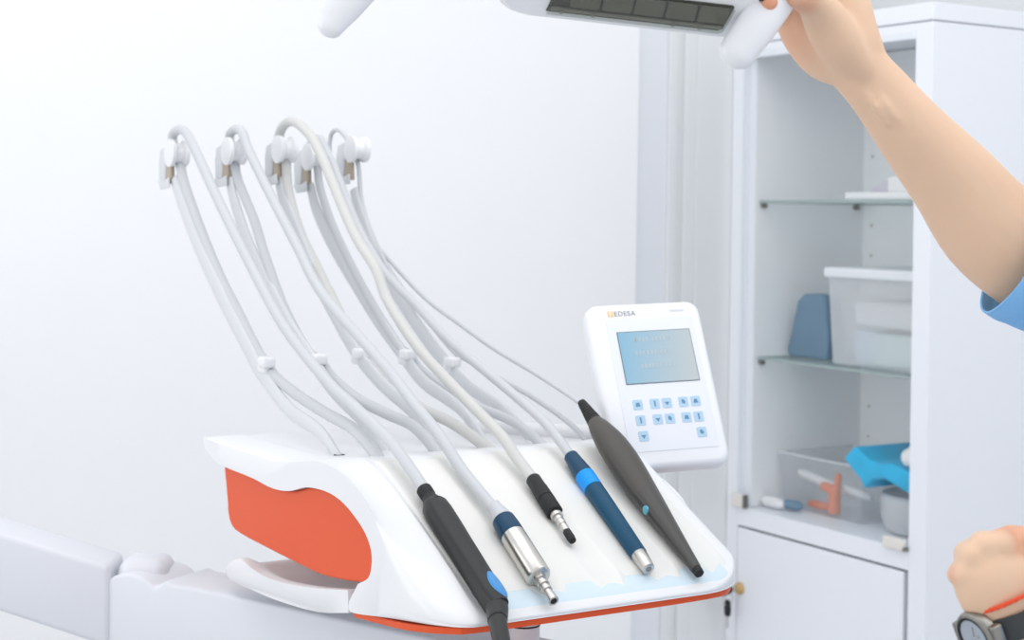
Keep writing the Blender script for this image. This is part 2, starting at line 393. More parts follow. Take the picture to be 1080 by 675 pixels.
tubeobj('cap_tube', 'whitep', C(.07, .05, ZB+.014), C(.125, .052, ZB+.013), .012, 'small white tube on the compartment floor by the hinge', 'tube')
tubeobj('dark_cap', 'pouch', C(.128, .062, ZB+.014), C(.165, .07, ZB+.014), .011, 'small dark blue cap next to the white tube by the hinge', 'cap')
tubeobj('pink_tube', 'amber', C(.150, .115, ZB+.014), C(.20, .12, ZB+.014), .009, 'orange tube lying flat at the foot of the orange clip', 'tube')
bm = NB()
tube(bm, [C(.232, .11, ZB+.006), C(.232, .11, ZB+.05)], [.014, .014], 12, 1); tube(bm, [C(.20, .11, ZB+.06), C(.235, .11, ZB+.056)], .011, 12, 1, round_ends=True)
tube(bm, [C(.236, .11, ZB+.05), C(.243, .11, ZB+.088)], .008, 12, 1, round_ends=True)
tag(fin('orange_clip', bm, 'amber', remesh=.002, sm=3), 'orange plastic clip standing in the clear box', 'clip')
# tub with cyan package
bm = NB()
loops = []
for z_, k in ((ZB+.001, .85), (ZB+.004, .92), (ZB+.03, 1.0), (ZB+.070, 1.02), (ZB+.080, .98)):
    loops.append([C(.455+.10*k*cos(x)*(1 if cos(x) < 0 else .95), .17+.10*k*sin(x), z_) for x in [i*pi/14 for i in range(28)]])
loft(bm, loops, cap1=False); tag(fin('plastic_tub', bm, 'clear', solid=.002), 'clear plastic tub under the bright cyan package', 'tub')
bm = NB()
ring = [(.320, .105), (.352, .133), (.395, .112), (.43, .108), (.455, .114), (.51, .102), (.548, .098), (.548, .058), (.50, .066), (.44, .082), (.405, .076), (.385, .055), (.37, .072)]
prism(bm, [C(s_, .05, ZB+z_*1.1+.026) for s_, z_ in ring], CD*.16)
tag(fin('film_package', bm, 'cy', bev=.006, seg=3), 'bright cyan package on the clear tub in the bottom compartment', 'package')
bm = NB(); tube(bm, [C(.49, .07, ZB+.165), C(.515, .09, ZB+.175), C(.530, .12, ZB+.168)], [.020, .028, .015], 16, 4, flat=[.016, .02, .014], round_ends=True)
tag(fin('tissue_wad', bm, 'whitep'), 'crumpled white tissue on the right end of the cyan package', 'tissue')
bm = NB(); tube(bm, [C(.44, .23, ZB+.150), C(.49, .25, ZB+.185), C(.52, .27, ZB+.170)], [.02, .03, .02], 16, 4, flat=[.012, .016, .01], round_ends=True)
tag(fin('mint_bag', bm, 'mint'), 'pale green bag behind the cyan package', 'bag')

# ------------------------------------------------------------------ delivery unit
unit = thing('dental_delivery_unit', T(.21, .05, .40), 'white dental instrument delivery head with orange side panel and five whip arms', 'dental unit')
full = [(.467, 1.066), (.35, 1.068), (.25, 1.070), (.175, 1.077), (.145, 1.0815), (.115, 1.079), (.075, 1.0620), (.03, 1.040), (-.02, 1.0150), (-.065, .9925), (-.095, .9775), (-.117, .9667), (-.1255, .9620), (-.1262, .9585), (-.118, .9560), (-.03, .9475), (.045, .940), (.050, .950)]
crease = [(.467, 1.066), (.364, 1.066), (.251, 1.067), (.185, 1.075), (.148, 1.081), (.112, 1.083), (.066, 1.078), (.030, 1.066), (.005, 1.052), (-.014, 1.035), (-.024, 1.015), (-.025, .996), (-.024, .978), (-.023, .965), (-.019, .955), (-.008, .948), (.046, .940), (.050, .950)]
endl = [(.43, 1.045), (.33, 1.046), (.25, 1.046), (.18, 1.047), (.15, 1.047), (.12, 1.045), (.09, 1.035), (.055, 1.022), (.02, 1.005), (-.012, .989), (-.035, .976), (-.046, .966), (-.05, .957), (-.048, .951), (-.035, .948), (.0, .946), (.045, .945), (.05, .952)]
inner = [(.030, .972), (.007, .983), (0, 1.0), (.005, 1.016), (.025, 1.032), (.065, 1.048), (.106, 1.054), (.158, 1.051), (.203, 1.040), (.250, 1.036), (.311, 1.039), (.412, 1.041), (.460, 1.053)]
def dens(L, n=4): return crom([(b, z, 0) for b, z in L], n)
fullD, creD, endD, inD = [[(q[0], q[1]) for q in dens(L)] for L in (full, crease, endl, inner)]
loops = []
def L_(A, B, k, a): return [T(a, p[0]+(q[0]-p[0])*k, p[1]+(q[1]-p[1])*k) for p, q in zip(A, B)] + [T(a, b, z) for b, z in inD]
ridge = [(.467, 1.067), (.35, 1.069), (.25, 1.071), (.175, 1.078), (.145, 1.0825), (.115, 1.0815), (.075, 1.0700), (.03, 1.0505), (-.02, 1.0255), (-.065, 1.0010), (-.095, .9825), (-.117, .9690), (-.1255, .9620), (-.1262, .9585), (-.118, .9560), (-.03, .9475), (.045, .940), (.050, .950)]
ridD = [(q[0], q[1]) for q in dens(ridge)]
R1 = .052
for i in range(0, 15):
    th = i/14*pi/2
    loops.append(L_(creD, ridD, sin(th), R1*(1-cos(th))))
for k_ in (.1, .35, .65, .9, 1): loops.append(L_(ridD, fullD, k_*k_*(3-2*k_), R1+.010*k_))
A1 = .408; R2 = .085
def end_sec(th, drop):
    out = []; sh = .078*(1-cos(th))
    for i_, (b, z) in enumerate(fullD):
        w_ = max(0, min(1, (.14-b)/.26)); d_ = sh*w_
        if z > .9600 and b < .15: nz = z + .4947*d_
        else: nz = z
        if z > .9600: nz -= drop
        elif z < .957: nz += drop*.3
        out.append((b+d_, nz))
    return out
for i in range(0, 15):
    th = i/14*pi/2; a_ = A1-R2+R2*sin(th)
    e_ = max(0, (a_-(A1-.016))/.016)
    dr = .014*(1-sqrt(max(0, 1-e_*e_)))
    sec_ = end_sec(th, dr)
    loops.append([T(a_, b, z) for b, z in sec_] + [T(a_, b, z) for b, z in inD])
bm = NB(); loft(bm, loops); shell = fin('upper_shell', bm, 'shell', unit, smooth=True)
shell.data.set_sharp_from_angle(angle=radians(50))
# orange inner box
bot = [(.069, .966), (.129, .960), (.183, .960), (.248, .961), (.360, .964), (.388, .971), (.398, .985), (.400, .998), (.412, 1.039)]
poly = inD[:-6] + [(q[0], q[1]) for q in crom([(b, z, 0) for b, z in bot], 3)][::-1]
poly = [p for i, p in enumerate(poly) if i == 0 or (abs(p[0]-poly[i-1][0])+abs(p[1]-poly[i-1][1])) > 1e-4]
cb_, cz_ = .22, 1.0
bm = NB(); prism(bm, [T(.006, cb_+(b-cb_)*.997, cz_+(z-cz_)*.99) for b, z in poly], WA*.40)
side = fin('side_panel', bm, 'orange', unit, smooth=False, bev=.003, seg=3, angle=60)
side['label'] = 'glossy orange side panel'
# little latch under the orange panel
bm = NB(); tube(bm, [T(.02, .165, .957), T(.02, .215, .957)], .004, 10, 1, round_ends=True); fin('release_latch', bm, 'steel', unit)
# lower tongue
tg = [(.050, .938), (.127, .9215), (.238, .911), (.318, .908), (.370, .906), (.390, .912), (.386, .922), (.366, .932), (.340, .938), (.29, .933), (.225, .935), (.145, .945), (.085, .955), (.052, .961)]
tgo = [(.050, .940), (.127, .925), (.238, .915), (.318, .911), (.362, .909), (.378, .913), (.376, .920), (.360, .927), (.335, .930), (.29, .925), (.225, .927), (.145, .935), (.085, .945), (.052, .951)]
bm = NB()
def sm_(L): return [(q[0], q[1]) for q in crom([(b, z, 0) for b, z in L], 3)]
t1, t2 = sm_(tg), sm_(tgo); cc = (.22, .928)
def sc(L, k): return [(cc[0]+(b-cc[0])*(1-(1-k)*min(1, max(0, b-.06)/.05)), cc[1]+(z-cc[1])*(1-(1-k)*min(1, max(0, b-.06)/.05))) for b, z in L]
loops = [[T(a, b, z) for b, z in L] for a, L in ((-.0005, sc(t1, .94)), (.001, sc(t1, .985)), (.005, t1), (.012, t1), (.028, t2), (.39, t2), (.405, sc(t2, .95)))]
loft(bm, loops); fin('lower_tongue', bm, 'shell', unit).data.set_sharp_from_angle(angle=radians(60))
# orange base plate whose edge shows under the front lip
bm = NB()
ol = [(.003, .045), (.004, -.005)] + [(.003+.052*(1-cos(x_)), -.018-.1055*sin(x_)) for x_ in (.35, .7, 1.05, 1.35)] + [(.10, -.1245), (.2, -.1245), (.29, -.1245)] + [(A1-R2+R2*sin(x_)-.003, -.1245+.078*(1-cos(x_))) for x_ in (.4, .8, 1.1, 1.35, 1.5)] + [(A1-.005, .01), (A1-.005, .045)]
prism(bm, [T(a, b, .9565-(b+.118)*.095) for a, b in [(q[0], q[1]) for q in crom([(a, b, 0) for a, b in ol], 3)]], V((0, 0, -.0070)))
bp = fin('base_plate', bm, 'orange', unit, smooth=False, bev=.0015, seg=2); bp['label'] = 'orange base plate edge under the front lip'
# cream instrument mat with a groove and a tab per instrument
GA = [.078, .150, .222, .294, .366]
def mat_h(a):
    g = 0
    for q in GA:
        x = (a-q)/.017
        if abs(x) < 1: g = max(g, sqrt(1-x*x)**1.5)
    return g
bm = NB(); rows = []
NA = 150; NBk = 34
def front_b(a):
    # tabs run on to the lip, the field between them stops short and shows the painted blue reflection
    k = 0
    for q in GA:
        x = abs(a-q)
        k = max(k, 1-min(1, max(0, (x-.014)/.008)))
    rnd = .045*max(0, (a-.350)/.05)**2 + .018*max(0, (.075-a)/.03)**2
    return -.100 - .0145*k + rnd
def surfz(b):
    P_ = fullD
    for (b0, z0), (b1, z1) in zip(P_, P_[1:]):
        if b1 <= b <= b0: return z0+(z1-z0)*(b0-b)/max(1e-9, (b0-b1))
    return .954
for i in range(NA+1):
    a = .0625 + (.384-.0625)*i/NA; fb = front_b(a); bk = .118 + .012*mat_h(a); row = []
    for j in range(NBk+1):
        b = bk + (fb-bk)*j/NBk
        e = min(1, min(j, NBk-j)/2.0, min(i, NA-i)/2.0)
        row.append(bm.verts.new(T(a, b, surfz(b) + .0030*e - .0018*mat_h(a)*min(1, e) - .0006*(1-e))))
    rows.append(row)
for A, B in zip(rows, rows[1:]):
    for j in range(NBk): bm.faces.new((A[j], A[j+1], B[j+1], B[j]))
im = fin('instrument_mat', bm, 'mat', unit); im['label'] = 'cream silicone mat with five grooves'
# bluish reflection on the nose of the shell, painted as a strip under the mat
bm = NB(); rows = []
for i in range(61):
    a = .063+(.372-.063)*i/60
    r_ = .045*max(0, (a-.350)/.05)**2 + .018*max(0, (.075-a)/.03)**2
    row = []
    for j in range(7):
        b = -.090-.0275*j/6 + r_
        row.append(bm.verts.new(T(a, b, surfz(b-r_*.0)+(.0010 if 0 < j < 6 else -.0003))))
    rows.append(row)
for A, B in zip(rows, rows[1:]):
    for j in range(6): bm.faces.new((A[j], A[j+1], B[j+1], B[j]))
lb = fin('front_lip_reflection', bm, 'lip', unit); lb['label'] = 'pale blue reflection painted along the front lip'
# mount column down to the arm
pc = T(.175, -.005, 0); pcx = pd(552, 660, 1.78); pc = V((pcx.x, pcx.y, 0))
bm = NB(); lathe(bm, pc+Z*.80, pc+Z*.945, [(0, .0185), (.1455, .0185)], 36); fin('mount_column', bm, 'whip', unit)
bm = NB(); lathe(bm, pc+Z*.893, pc+Z*.895, [(0, .0189), (.002, .0189)], 36); fin('column_ring', bm, 'blackr', unit)
unit.location = V((pc.x, pc.y, .80))
for ch in unit.children: ch.location = ch.location + (T(.21, .05, .40) - unit.location)

# whip arms --------------------------------------------------------
arms = [
 [(358, 471), (338, 456), (305, 432), (277, 396), (262, 368), (237, 320), (210, 262), (192, 215), (184, 190)],
 [(410, 468), (385, 447), (352, 412), (328, 378), (306, 345), (285, 305), (264, 262), (248, 215), (242, 190)],
 [(462, 464), (438, 438), (402, 404), (376, 372), (352, 330), (333, 292), (315, 250), (299, 210), (294, 190)],
 [(515, 461), (486, 432), (446, 402), (422, 370), (398, 336), (374, 297), (352, 260), (334, 222), (327, 196)],
 [(566, 455), (533, 434), (495, 408), (466, 378), (438, 340), (413, 300), (393, 262), (379, 225), (373, 200)]]
baseA = [.074, .139, .207, .274, .342]
headA = [.074, .135, .200, .262, .325]
inletA = [.082, .161, .232, .310, .376]
tops = [(181, 170), (241, 168), (294, 166), (325, 174), (370, 166)]
def pathA(pts, a0, a1):
    n = len(pts)-1
    return [onA(x, y, a0+(a1-a0)*i/n) for i, (x, y) in enumerate(pts)]
clipP = [(281, 381), (336, 378), (380, 372), (430, 373), (477, 381)]
for k in range(5):
    P = pathA(arms[k], baseA[k], headA[k])
    P[0].z = 1.066
    bm = NB(); tube(bm, [P[0]-Z*.004]+P, [.006, .0065, .0085, .0105, .0115, .0125, .013, .013, .0125, .011], 16, 6, wide=BA, flat=.0042)
    wa = fin('whip_arm', bm, 'whip', unit)
    bm = NB(); lathe(bm, P[0]-Z*.002, P[0]+Z*.006, [(0, .009), (.004, .009), (.006, .0065), (.008, .0065)], 20); fin('pivot_socket', bm, 'blackr' if k == 0 else 'shell', wa)
    a = headA[k]; tx, ty = tops[k]
    hp = onA(tx, ty, a); u1 = BA; dp = hp.y
    s_ = dp/F                                   # metres in one picture unit at this depth
    # back plate: tall rounded blade
    bm = NB()
    pl = [(-13, -13), (-3, -17), (2, -12), (0, -4), (-4, 2), (-5, 22), (-9, 26), (-14, 22), (-15, 0)]
    prism(bm, [hp - BA*(x*s_*1.85) - Z*(y*s_) - WA*.006 for x, y in pl], WA*.012); fin('head_block', bm, 'whip', wa, bev=.002)
    bm = NB(); prism(bm, [hp - BA*(x*s_*1.85) - Z*(y*s_) - WA*.004 for x, y in [(-5, 4), (3, 4), (4, 24), (-5, 24)]], WA*.006); fin('head_plate', bm, 'beige', wa, bev=.001)
    bm = NB(); prism(bm, [hp - BA*(x*s_*1.85) - Z*(y*s_) - WA*.009 for x, y in [(-13, 21), (-4, 21), (5, 17), (6, 28), (-8, 30)]], WA*.002); fin('head_collar', bm, 'whip', wa, bev=.001)
    # roller
    rc = hp - BA*(7*s_*1.85) + Z*(8*s_)
    bm = NB(); lathe(bm, rc-WA*.012, rc+WA*.016, [(0, .012), (.001, .020), (.006, .020), (.010, .014), (.018, .014), (.022, .019), (.027, .019), (.028, .012)], 28); fin('hose_roller', bm, 'shell', wa)
    cx, cy = clipP[k]; cp = onA(cx, cy, baseA[k]+(headA[k]-baseA[k])*.4)
    bm = NB(); box(bm, cp, BA, WA, Z, ((-.011, .010), (-.009, .009), (-.008, .006))); box(bm, cp, BA, WA, Z, ((-.004, .020), (-.005, .005), (-.016, -.004)))
    fin('hose_clip', bm, 'shell', wa, bev=.004)

# ------------------------------------------------------------------ instruments with their hoses
feed = [
 [(403, 483), (376, 455), (344, 436), (313, 416), (290, 397), (281, 383), (272, 371), (251, 329), (231, 289), (212, 243), (195, 195), (189, 170)],
 [(465, 477), (438, 451), (407, 436), (376, 420), (351, 399), (337, 380), (323, 368), (299, 323), (279, 268), (268, 232), (251, 190), (247, 168)],
 [(522, 473), (480, 448), (440, 428), (408, 402), (392, 386), (380, 372), (366, 346), (335, 283), (316, 243), (304, 200), (301, 165)],
 [(575, 467), (543, 446), (500, 427), (463, 405), (442, 388), (432, 374), (419, 362), (385, 307), (354, 245), (338, 200), (334, 172)],
 [(621, 463), (600, 446), (560, 418), (515, 393), (490, 378), (476, 368), (440, 324), (413, 288), (396, 255), (382, 215), (378, 175)]]
over = [
 [(182, 147), (186, 138), (194, 138), (203, 152)],
 [(242, 146), (247, 137), (255, 139), (263, 160)],
 [(294, 150), (298, 134), (308, 128), (322, 137), (338, 162)],
 [(327, 158), (330, 148), (338, 147), (347, 165)],
 [(371, 158), (365, 145), (356, 137), (349, 143), (348, 165)]]
down = [
 [(232, 215), (265, 281), (300, 345), (345, 402), (375, 430), (410, 464), (434, 496)],
 [(284, 203), (313, 259), (338, 307), (383, 360), (411, 392), (436, 425), (461, 456), (487, 495), (515, 530)],
 [(372, 243), (396, 283), (409, 317), (438, 363), (469, 398), (501, 431), (529, 460), (545, 483)],
 [(353, 177), (376, 236), (400, 279), (419, 302), (438, 321), (472, 358), (515, 394), (545, 419), (574, 445), (592, 467)],
 [(355, 195), (378, 235), (407, 270), (447, 313), (485, 342), (520, 367), (560, 391), (590, 410)]]
hrA = [.0070, .0068, .0070, .0060, .0034]       # feed side
hrB = [.0066, .0066, .0066, .0058, .0031]
tips = [((447, 516), (521, 634)), ((531, 549), (584, 634)), ((562, 505), (605, 572)), ((602, 481), (684, 600)), ((613, 424), (739, 607))]
rad = [.0115, .0115, .009, .0090, .0125]
def ab(p): return (p-O).dot(WA)
ENDS = []
for k, ((x0, y0), (x1, y1)) in enumerate(tips):
    e1 = onS(x1, y1, .0035 + (.006 if k != 1 else .008))
    if k == 4:
        e0 = onS(x0, y0, .030)
    elif k == 0:
        e1 = onS(x1, y1, .013); e0 = onS(x0, y0, .014)
    else: e0 = onS(x0, y0, .0035 + rad[k])
    ENDS.append((e0, e1))
    pass
labs = ['black multifunction syringe with a blue button, leftmost instrument, hanging over the front edge',
        'steel micromotor with a navy collar, second instrument from the left',
        'short black turbine coupling with bare metal nozzle, middle instrument of the five',
        'navy blue scaler handpiece with a bright blue ring, second instrument from the right',
        'long dark grey tapering curing light, rightmost instrument, beside the control panel']
names = ['syringe_handpiece', 'micromotor_handpiece', 'turbine_coupling', 'scaler_handpiece', 'curing_light']
INS = []
for k in range(5):
    e0, e1 = ENDS[k]
    t = thing(names[k], V((e1.x, e1.y, e1.z-.01)), labs[k], 'dental instrument'); INS.append(t)
    P = []
    fa = feed[k]; n = len(fa)
    for i, (x, y) in enumerate(fa):
        a = inletA[k]+(headA[k]+.006-inletA[k])*min(1, i/(n-1)*1.6); P.append(onA(x, y, a))
    P[0] = V((P[0].x, P[0].y, 1.074))
    P = [P[0]-Z*.006-BA*.0] + P
    ra = [hrA[k]]*(n+1)
    P += [onA(x, y, headA[k]+.005) for x, y in over[k]]; ra += [hrA[k]*1.0]*len(over[k])
    dn = down[k]; m_ = len(dn); a1 = ab(e0)
    for i, (x, y) in enumerate(dn):
        q = (i+1)/(m_+1); P.append(onA(x, y, headA[k]+.005+(a1-headA[k]-.005)*q)); ra.append(hrA[k]+(hrB[k]-hrA[k])*min(1, q*1.3))
    P.append(e0 + (e1-e0).normalized()*.006); ra.append(hrB[k])
    bm = NB(); tube(bm, P, ra, 14, 7); fin('hose', bm, 'hosew' if k in (2,) else 'hose', t)

def U(k):
    e0, e1 = ENDS[k]; return e0, e1, (e1-e0).normalized(), (e1-e0).length
# 1 syringe: faceted black body, blue button, bent nozzle
e0, e1, ax, L = U(0); t = INS[0]
S = V((0, 0, 1)) - ax*ax.z; S.normalize(); Wd = ax.cross(S)
def sec(p, rw, rh, flatn=8):          # softly faceted section
    return [p + Wd*(rw*cos(x)) + S*(rh*sin(x)) for x in [i*2*pi/24+pi/24 for i in range(24)]]
bm = NB(); lathe(bm, e0, e1, [(0, .0075), (.001, .0084), (.012, .0084), (.013, .0078), (.017, .0080), (.026, .0108), (.030, .0125)], 28); fin('hose_sleeve', bm, 'blackr', t)
bm = NB()
pr = [(.026, .0112, .0108), (.031, .0135, .0124), (.043, .0143, .0130), (.07, .0142, .0130), (.10, .0136, .0126), (L-.008, .0126, .0124), (L+.004, .0116, .0124), (L+.010, .0105, .0118)]
loops = []
for d, rw, rh in pr:
    c = e0+ax*d; loops.append([c + Wd*(rw*(abs(cos(x))**.75)*(1 if cos(x) > 0 else -1)) + S*(rh*(abs(sin(x))**.75)*(1 if sin(x) > 0 else -1)) for x in [i*2*pi/28 for i in range(28)]])
loft(bm, loops); fin('grip_body', bm, 'black', t)
q0 = e1+ax*.000; q1 = onS(534, 705, .022)
bm = NB(); tube(bm, [q0-ax*.012, q0+ax*.006, q0.lerp(q1, .30), q0.lerp(q1, .32), q1], [.0105, .0112, .0096, .0090, .0078], 24, 4, round_ends=True); fin('nozzle', bm, 'black', t)
# blue button on the upper right flank
bc = e1 - ax*.012 + S*.0088 + Wd*(.0062 if Wd.x > 0 else -.0062); bn = (S*.82+Wd*(.57 if Wd.x > 0 else -.57)).normalized(); bt = ax.cross(bn).normalized()
bm = NB(); loops = []
for h, k in ((-.008, 1), (.0015, 1), (.003, .85), (.0034, .5)):
    loops.append([bc + bn*h + ax*(.0200*k*cos(x)) + bt*(.0088*k*sin(x)) for x in [i*2*pi/28 for i in range(28)]])
loft(bm, loops); fin('blue_button', bm, 'blue', t)
# 2 micromotor
e0, e1, ax, L = U(1); t = INS[1]; g = L/.1
def sp(pf, k=None): k = g if k is None else k; return [(d*k, r) for d, r in pf]
bm = NB(); lathe(bm, e0-ax*.026, e1, [(0, .0068), (.006, .0075), (.016, .0098), (.024, .0110), (.027, .0110)], 28); fin('hose_cuff', bm, 'hose', t)
bm = NB(); lathe(bm, e0-ax*.001, e1, sp([(0, .0108), (.001, .0122), (.010, .0130), (.021, .0132), (.022, .0128)]), 36); fin('collar', bm, 'navy', t)
bm = NB(); lathe(bm, e0+ax*.0205*g, e1, sp([(0, .0126), (.0005, .0133), (.050, .0133), (.0515, .0120), (.052, .011)]), 36); fin('motor_body', bm, 'steel', t)
bm = NB(); lathe(bm, e0+ax*.068*g, e1, sp([(0, .0088), (.0025, .0086), (.003, .0060)]), 32); fin('blue_seal', bm, 'cyan', t)
o2 = e0+ax*.072*g
bm = NB(); lathe(bm, o2, o2+ax, sp([(0, .0072), (.004, .0072), (.0042, .0054), (.007, .0054), (.0072, .0062), (.010, .0062), (.0102, .0047), (.013, .0047), (.0132, .0056), (.016, .0056), (.0163, .0044), (.019, .0048), (.026, .0055), (.028, .0055), (.0281, .0036), (.024, .0033)]), 28); fin('coupling_nozzle', bm, 'steel', t)
bm = NB(); lathe(bm, o2+ax*.0272*g, o2+ax, [(0, .0036), (.0008, .0036)], 20); fin('nozzle_bore', bm, 'blackr', t)
# 3 turbine coupling
e0, e1, ax, L = U(2); t = INS[2]; g = L/.073
bm = NB(); lathe(bm, e0, e1, sp([(0, .0074), (.001, .0084), (.012, .0086), (.0125, .0090), (.024, .0093), (.0243, .0087), (.0255, .0087), (.0258, .0094), (.040, .0094), (.0405, .0088), (.041, .006)]), 32); fin('black_sleeve', bm, 'blackr', t)
o2 = e0+ax*.040*g
bm = NB(); lathe(bm, o2, o2+ax, sp([(0, .0062), (.003, .0062), (.0032, .0070), (.0055, .0070), (.0057, .0052), (.009, .0050), (.0092, .0044), (.011, .0044), (.0112, .0050), (.014, .0048), (.0142, .0041), (.016, .0041), (.0162, .0046), (.020, .0044), (.021, .0036)]), 28); fin('metal_nozzle', bm, 'steel', t)
bm = NB(); lathe(bm, o2+ax*.0205*g, o2+ax, sp([(0, .0038), (.001, .0044), (.008, .0046), (.011, .0040), (.0125, .0015)]), 24); fin('nozzle_cap', bm, 'blackr', t)
# 4 scaler
e0, e1, ax, L = U(3); t = INS[3]
f1, f2, f3 = L*.195, L*.315, L*.885
bm = NB(); lathe(bm, e0, e1, [(0, .0070), (.001, .0084), (.008, .0088), (f1*.75, .0108), (f1+.001, .0113)], 32); fin('tail_sleeve', bm, 'navy', t)
bm = NB(); lathe(bm, e0+ax*f1, e1, [(0, .0108), (.0005, .0116), (f2-f1, .0113), (f2-f1+.0005, .0106)], 32); fin('blue_ring', bm, 'cyan', t)
bm = NB(); lathe(bm, e0+ax*f2, e1, [(0, .0106), (.0005, .0111), (.03, .0108), (f3-f2, .0092), (f3-f2+.001, .0086)], 32); fin('grip_body', bm, 'navy2', t)
bm = NB(); lathe(bm, e0+ax*f3, e1, [(0, .0086), (.0005, .0089), ((L-f3)*.7, .0076), (L-f3, .0068), (L-f3+.0005, .0058), (L-f3+.0006, .0034), (L-f3-.004, .0030)], 32); fin('steel_tip', bm, 'steel', t)
bm = NB(); lathe(bm, e0+ax*(L+.0000), e0+ax*(L+1), [(0, .0036), (.0009, .0034)], 20); fin('tip_bore', bm, 'steeld', t)
# 5 curing light
e0, e1, ax, L = U(4); t = INS[4]

bm = NB(); pr = [(0, .0036), (.001, .0050)]; RL = L*.135
for i in range(9): pr += [(.003+i*(RL-.005)/9, .0050+i*.00038), (.003+(i+.5)*(RL-.005)/9, .0058+i*.00042)]
pr += [(RL, .0092), (RL+.004, .0092)]
lathe(bm, e0, e1, pr, 28); fin('strain_relief', bm, 'blackr', t)
k5 = L
def cl(prof, nm, mt):
    bm = NB(); loops = []
    S = V((0, 0, 1)) - ax*ax.z; S.normalize(); Wd = ax.cross(S)
    for d, rw, rh, dy in prof:
        c = e0+ax*(d*k5) + S*dy; loops.append([c + Wd*(rw*cos(x)) + S*(rh*sin(x)) for x in [i*2*pi/32 for i in range(32)]])
    loft(bm, loops); return fin(nm, bm, mt, t)
body5 = [(.132, .0085, .0085, 0), (.136, .0098, .0098, 0), (.19, .0140, .0130, .001), (.27, .0178, .0158, .002), (.36, .0196, .0165, .002), (.45, .0192, .0160, .001), (.53, .0178, .0150, 0), (.575, .0166, .0142, 0)]
nose5 = [(.570, .0167, .0143, 0), (.64, .0148, .0130, 0), (.73, .0122, .0110, 0), (.82, .0098, .0090, 0), (.90, .0076, .0074, 0), (.955, .0062, .0064, 0), (.968, .0055, .0058, 0)]
def up5(pf): return [tuple(q) for q in crom(pf, 5)]
cl(up5(body5), 'grip_body', 'grey'); cl(up5(nose5), 'nose', 'grey2')
bm = NB(); lathe(bm, e0+ax*(.962*k5), e1+ax*.01, [(0, .0052), (.004, .0056), (.009, .0052), (.0105, .0034)], 24); fin('lens_tip', bm, 'blackr', t)
S = V((0, 0, 1)) - ax*ax.z; S.normalize(); Wd = ax.cross(S); sg = 1 if Wd.x > 0 else -1
bc = e0+ax*(.655*k5) - Wd*sg*.0135 + S*.0015
bm = NB(); lathe(bm, bc, bc-Wd*sg, [(-.002, .0050), (.0010, .0050), (.0015, .0042)], 20); fin('switch_button', bm, 'teal', t)

# ------------------------------------------------------------------ control panel of the unit
PD = 1.98
pc0 = pd(677, 319, PD)                          # middle of the top edge
k = PD/F
PU = (V((77, 23, 3.6)).normalized()); PVd = V((11.5, -24, -54)); PVd = (PVd - PU*PVd.dot(PU)).normalized(); PN = PU.cross(PVd).normalized()
if PN.y > 0: PN = -PN
su = k*1.036; sv = k*1.045
def pp(x, y, h=0):                              # panel coordinates in picture units from the top middle
    return pc0 + PU*(x*su) + PVd*(y*sv) + PN*h
def rrect(x0, x1, y0, y1, r, n=6):
    out = []
    for cx, cy, a in ((x1-r, y0+r, -90), (x1-r, y1-r, 0), (x0+r, y1-r, 90), (x0+r, y0+r, 180)):
        for i in range(n+1):
            th = radians(a+90*i/n); out.append((cx+r*cos(th), cy+r*sin(th)))
    return out
loops = []
for x0, x1, y0, y1, r, h in ((-46, 46, 14, 160, 10, -.045), (-56, 56, 4, 168, 12, -.040), (-60, 60, 1, 172, 12, -.022), (-61.5, 61.5, 0, 173, 13, -.012), (-61, 61, .5, 172, 13, -.004), (-58, 58, 2.5, 169, 11, 0), (-56, 56, 4, 166, 10, .0005)):
    loops.append([pp(x, y, h) for x, y in rrect(x0, x1, y0, y1, r)])
bm = NB(); loft(bm, loops); cp = fin('control_panel', bm, 'panel', unit)
def flatp(nm, x0, x1, y0, y1, r, h0, h1, mt, par, n=4):
    bm = NB(); prism(bm, [pp(x, y, h0) for x, y in rrect(x0, x1, y0, y1, r, n)], PN*(h1-h0)); return fin(nm, bm, mt, par, smooth=False)
flatp('membrane', -43, 51, 17, 155, 2, 0, .0012, 'membrane', cp)
flatp('screen_frame', -34, 45, 31, 86.5, .5, .001, .0016, 'bezel', cp)
bm = NB(); prism(bm, [pp(x, y, .0014) for x, y in ((-33.2, 31.8), (44.2, 31.8), (44.2, 85.7), (-33.2, 85.7))], PN*.0006)
for yy, xx in ((38, (-17, -16, -12, -8, -4, 2, 6, 10, 14, 18, 22)), (52, (-18, -14, -10, -6, -2, 2, 8, 12, 16, 20)), (66, (-15, -11, -7, -3, 1, 5, 11, 15, 19))):
    for x_ in xx:
        w_ = random.uniform(1.6, 2.8); prism(bm, [pp(x, y, .0019) for x, y in ((x_, yy), (x_+w_, yy), (x_+w_, yy+4.4), (x_, yy+4.4))], PN*.0003, mi=1)
scn = fin('screen', bm, ['screen', 'pixel'], cp, smooth=False)
keysx = [(-26, 0), (-8, 0), (5, 0), (22.5, 0), (35.5, 0)]
ky = [(x, 107.5) for x, _ in keysx] + [(x+0, 123.5) for x, _ in keysx] + [(-26, 139.5), (35.5, 139.5)]
for i, (x_, y_) in enumerate(ky):
    bm = NB(); w_ = 5.0; prism(bm, [pp(x, y, .0010) for x, y in rrect(x_-w_, x_+w_, y_-w_, y_+w_, 1.2, 3)], PN*.0008)
    # dark pictogram on each key
    g = [((-1.5, -2), (1.5, -2), (2.5, 2), (-2.5, 2)), ((-.8, -3), (.8, -3), (.8, 3), (-.8, 3)), ((-2.6, -1), (2.6, -1), (0, 2.6)), ((-2, -2), (0, -2.6), (2, 0), (1, 2.4), (-2, 1))][i % 4]
    prism(bm, [pp(x_+x, y_+y, .0017) for x, y in g], PN*.0003, mi=1)
    fin('panel_key', bm, ['key', 'icon'], cp, smooth=False)
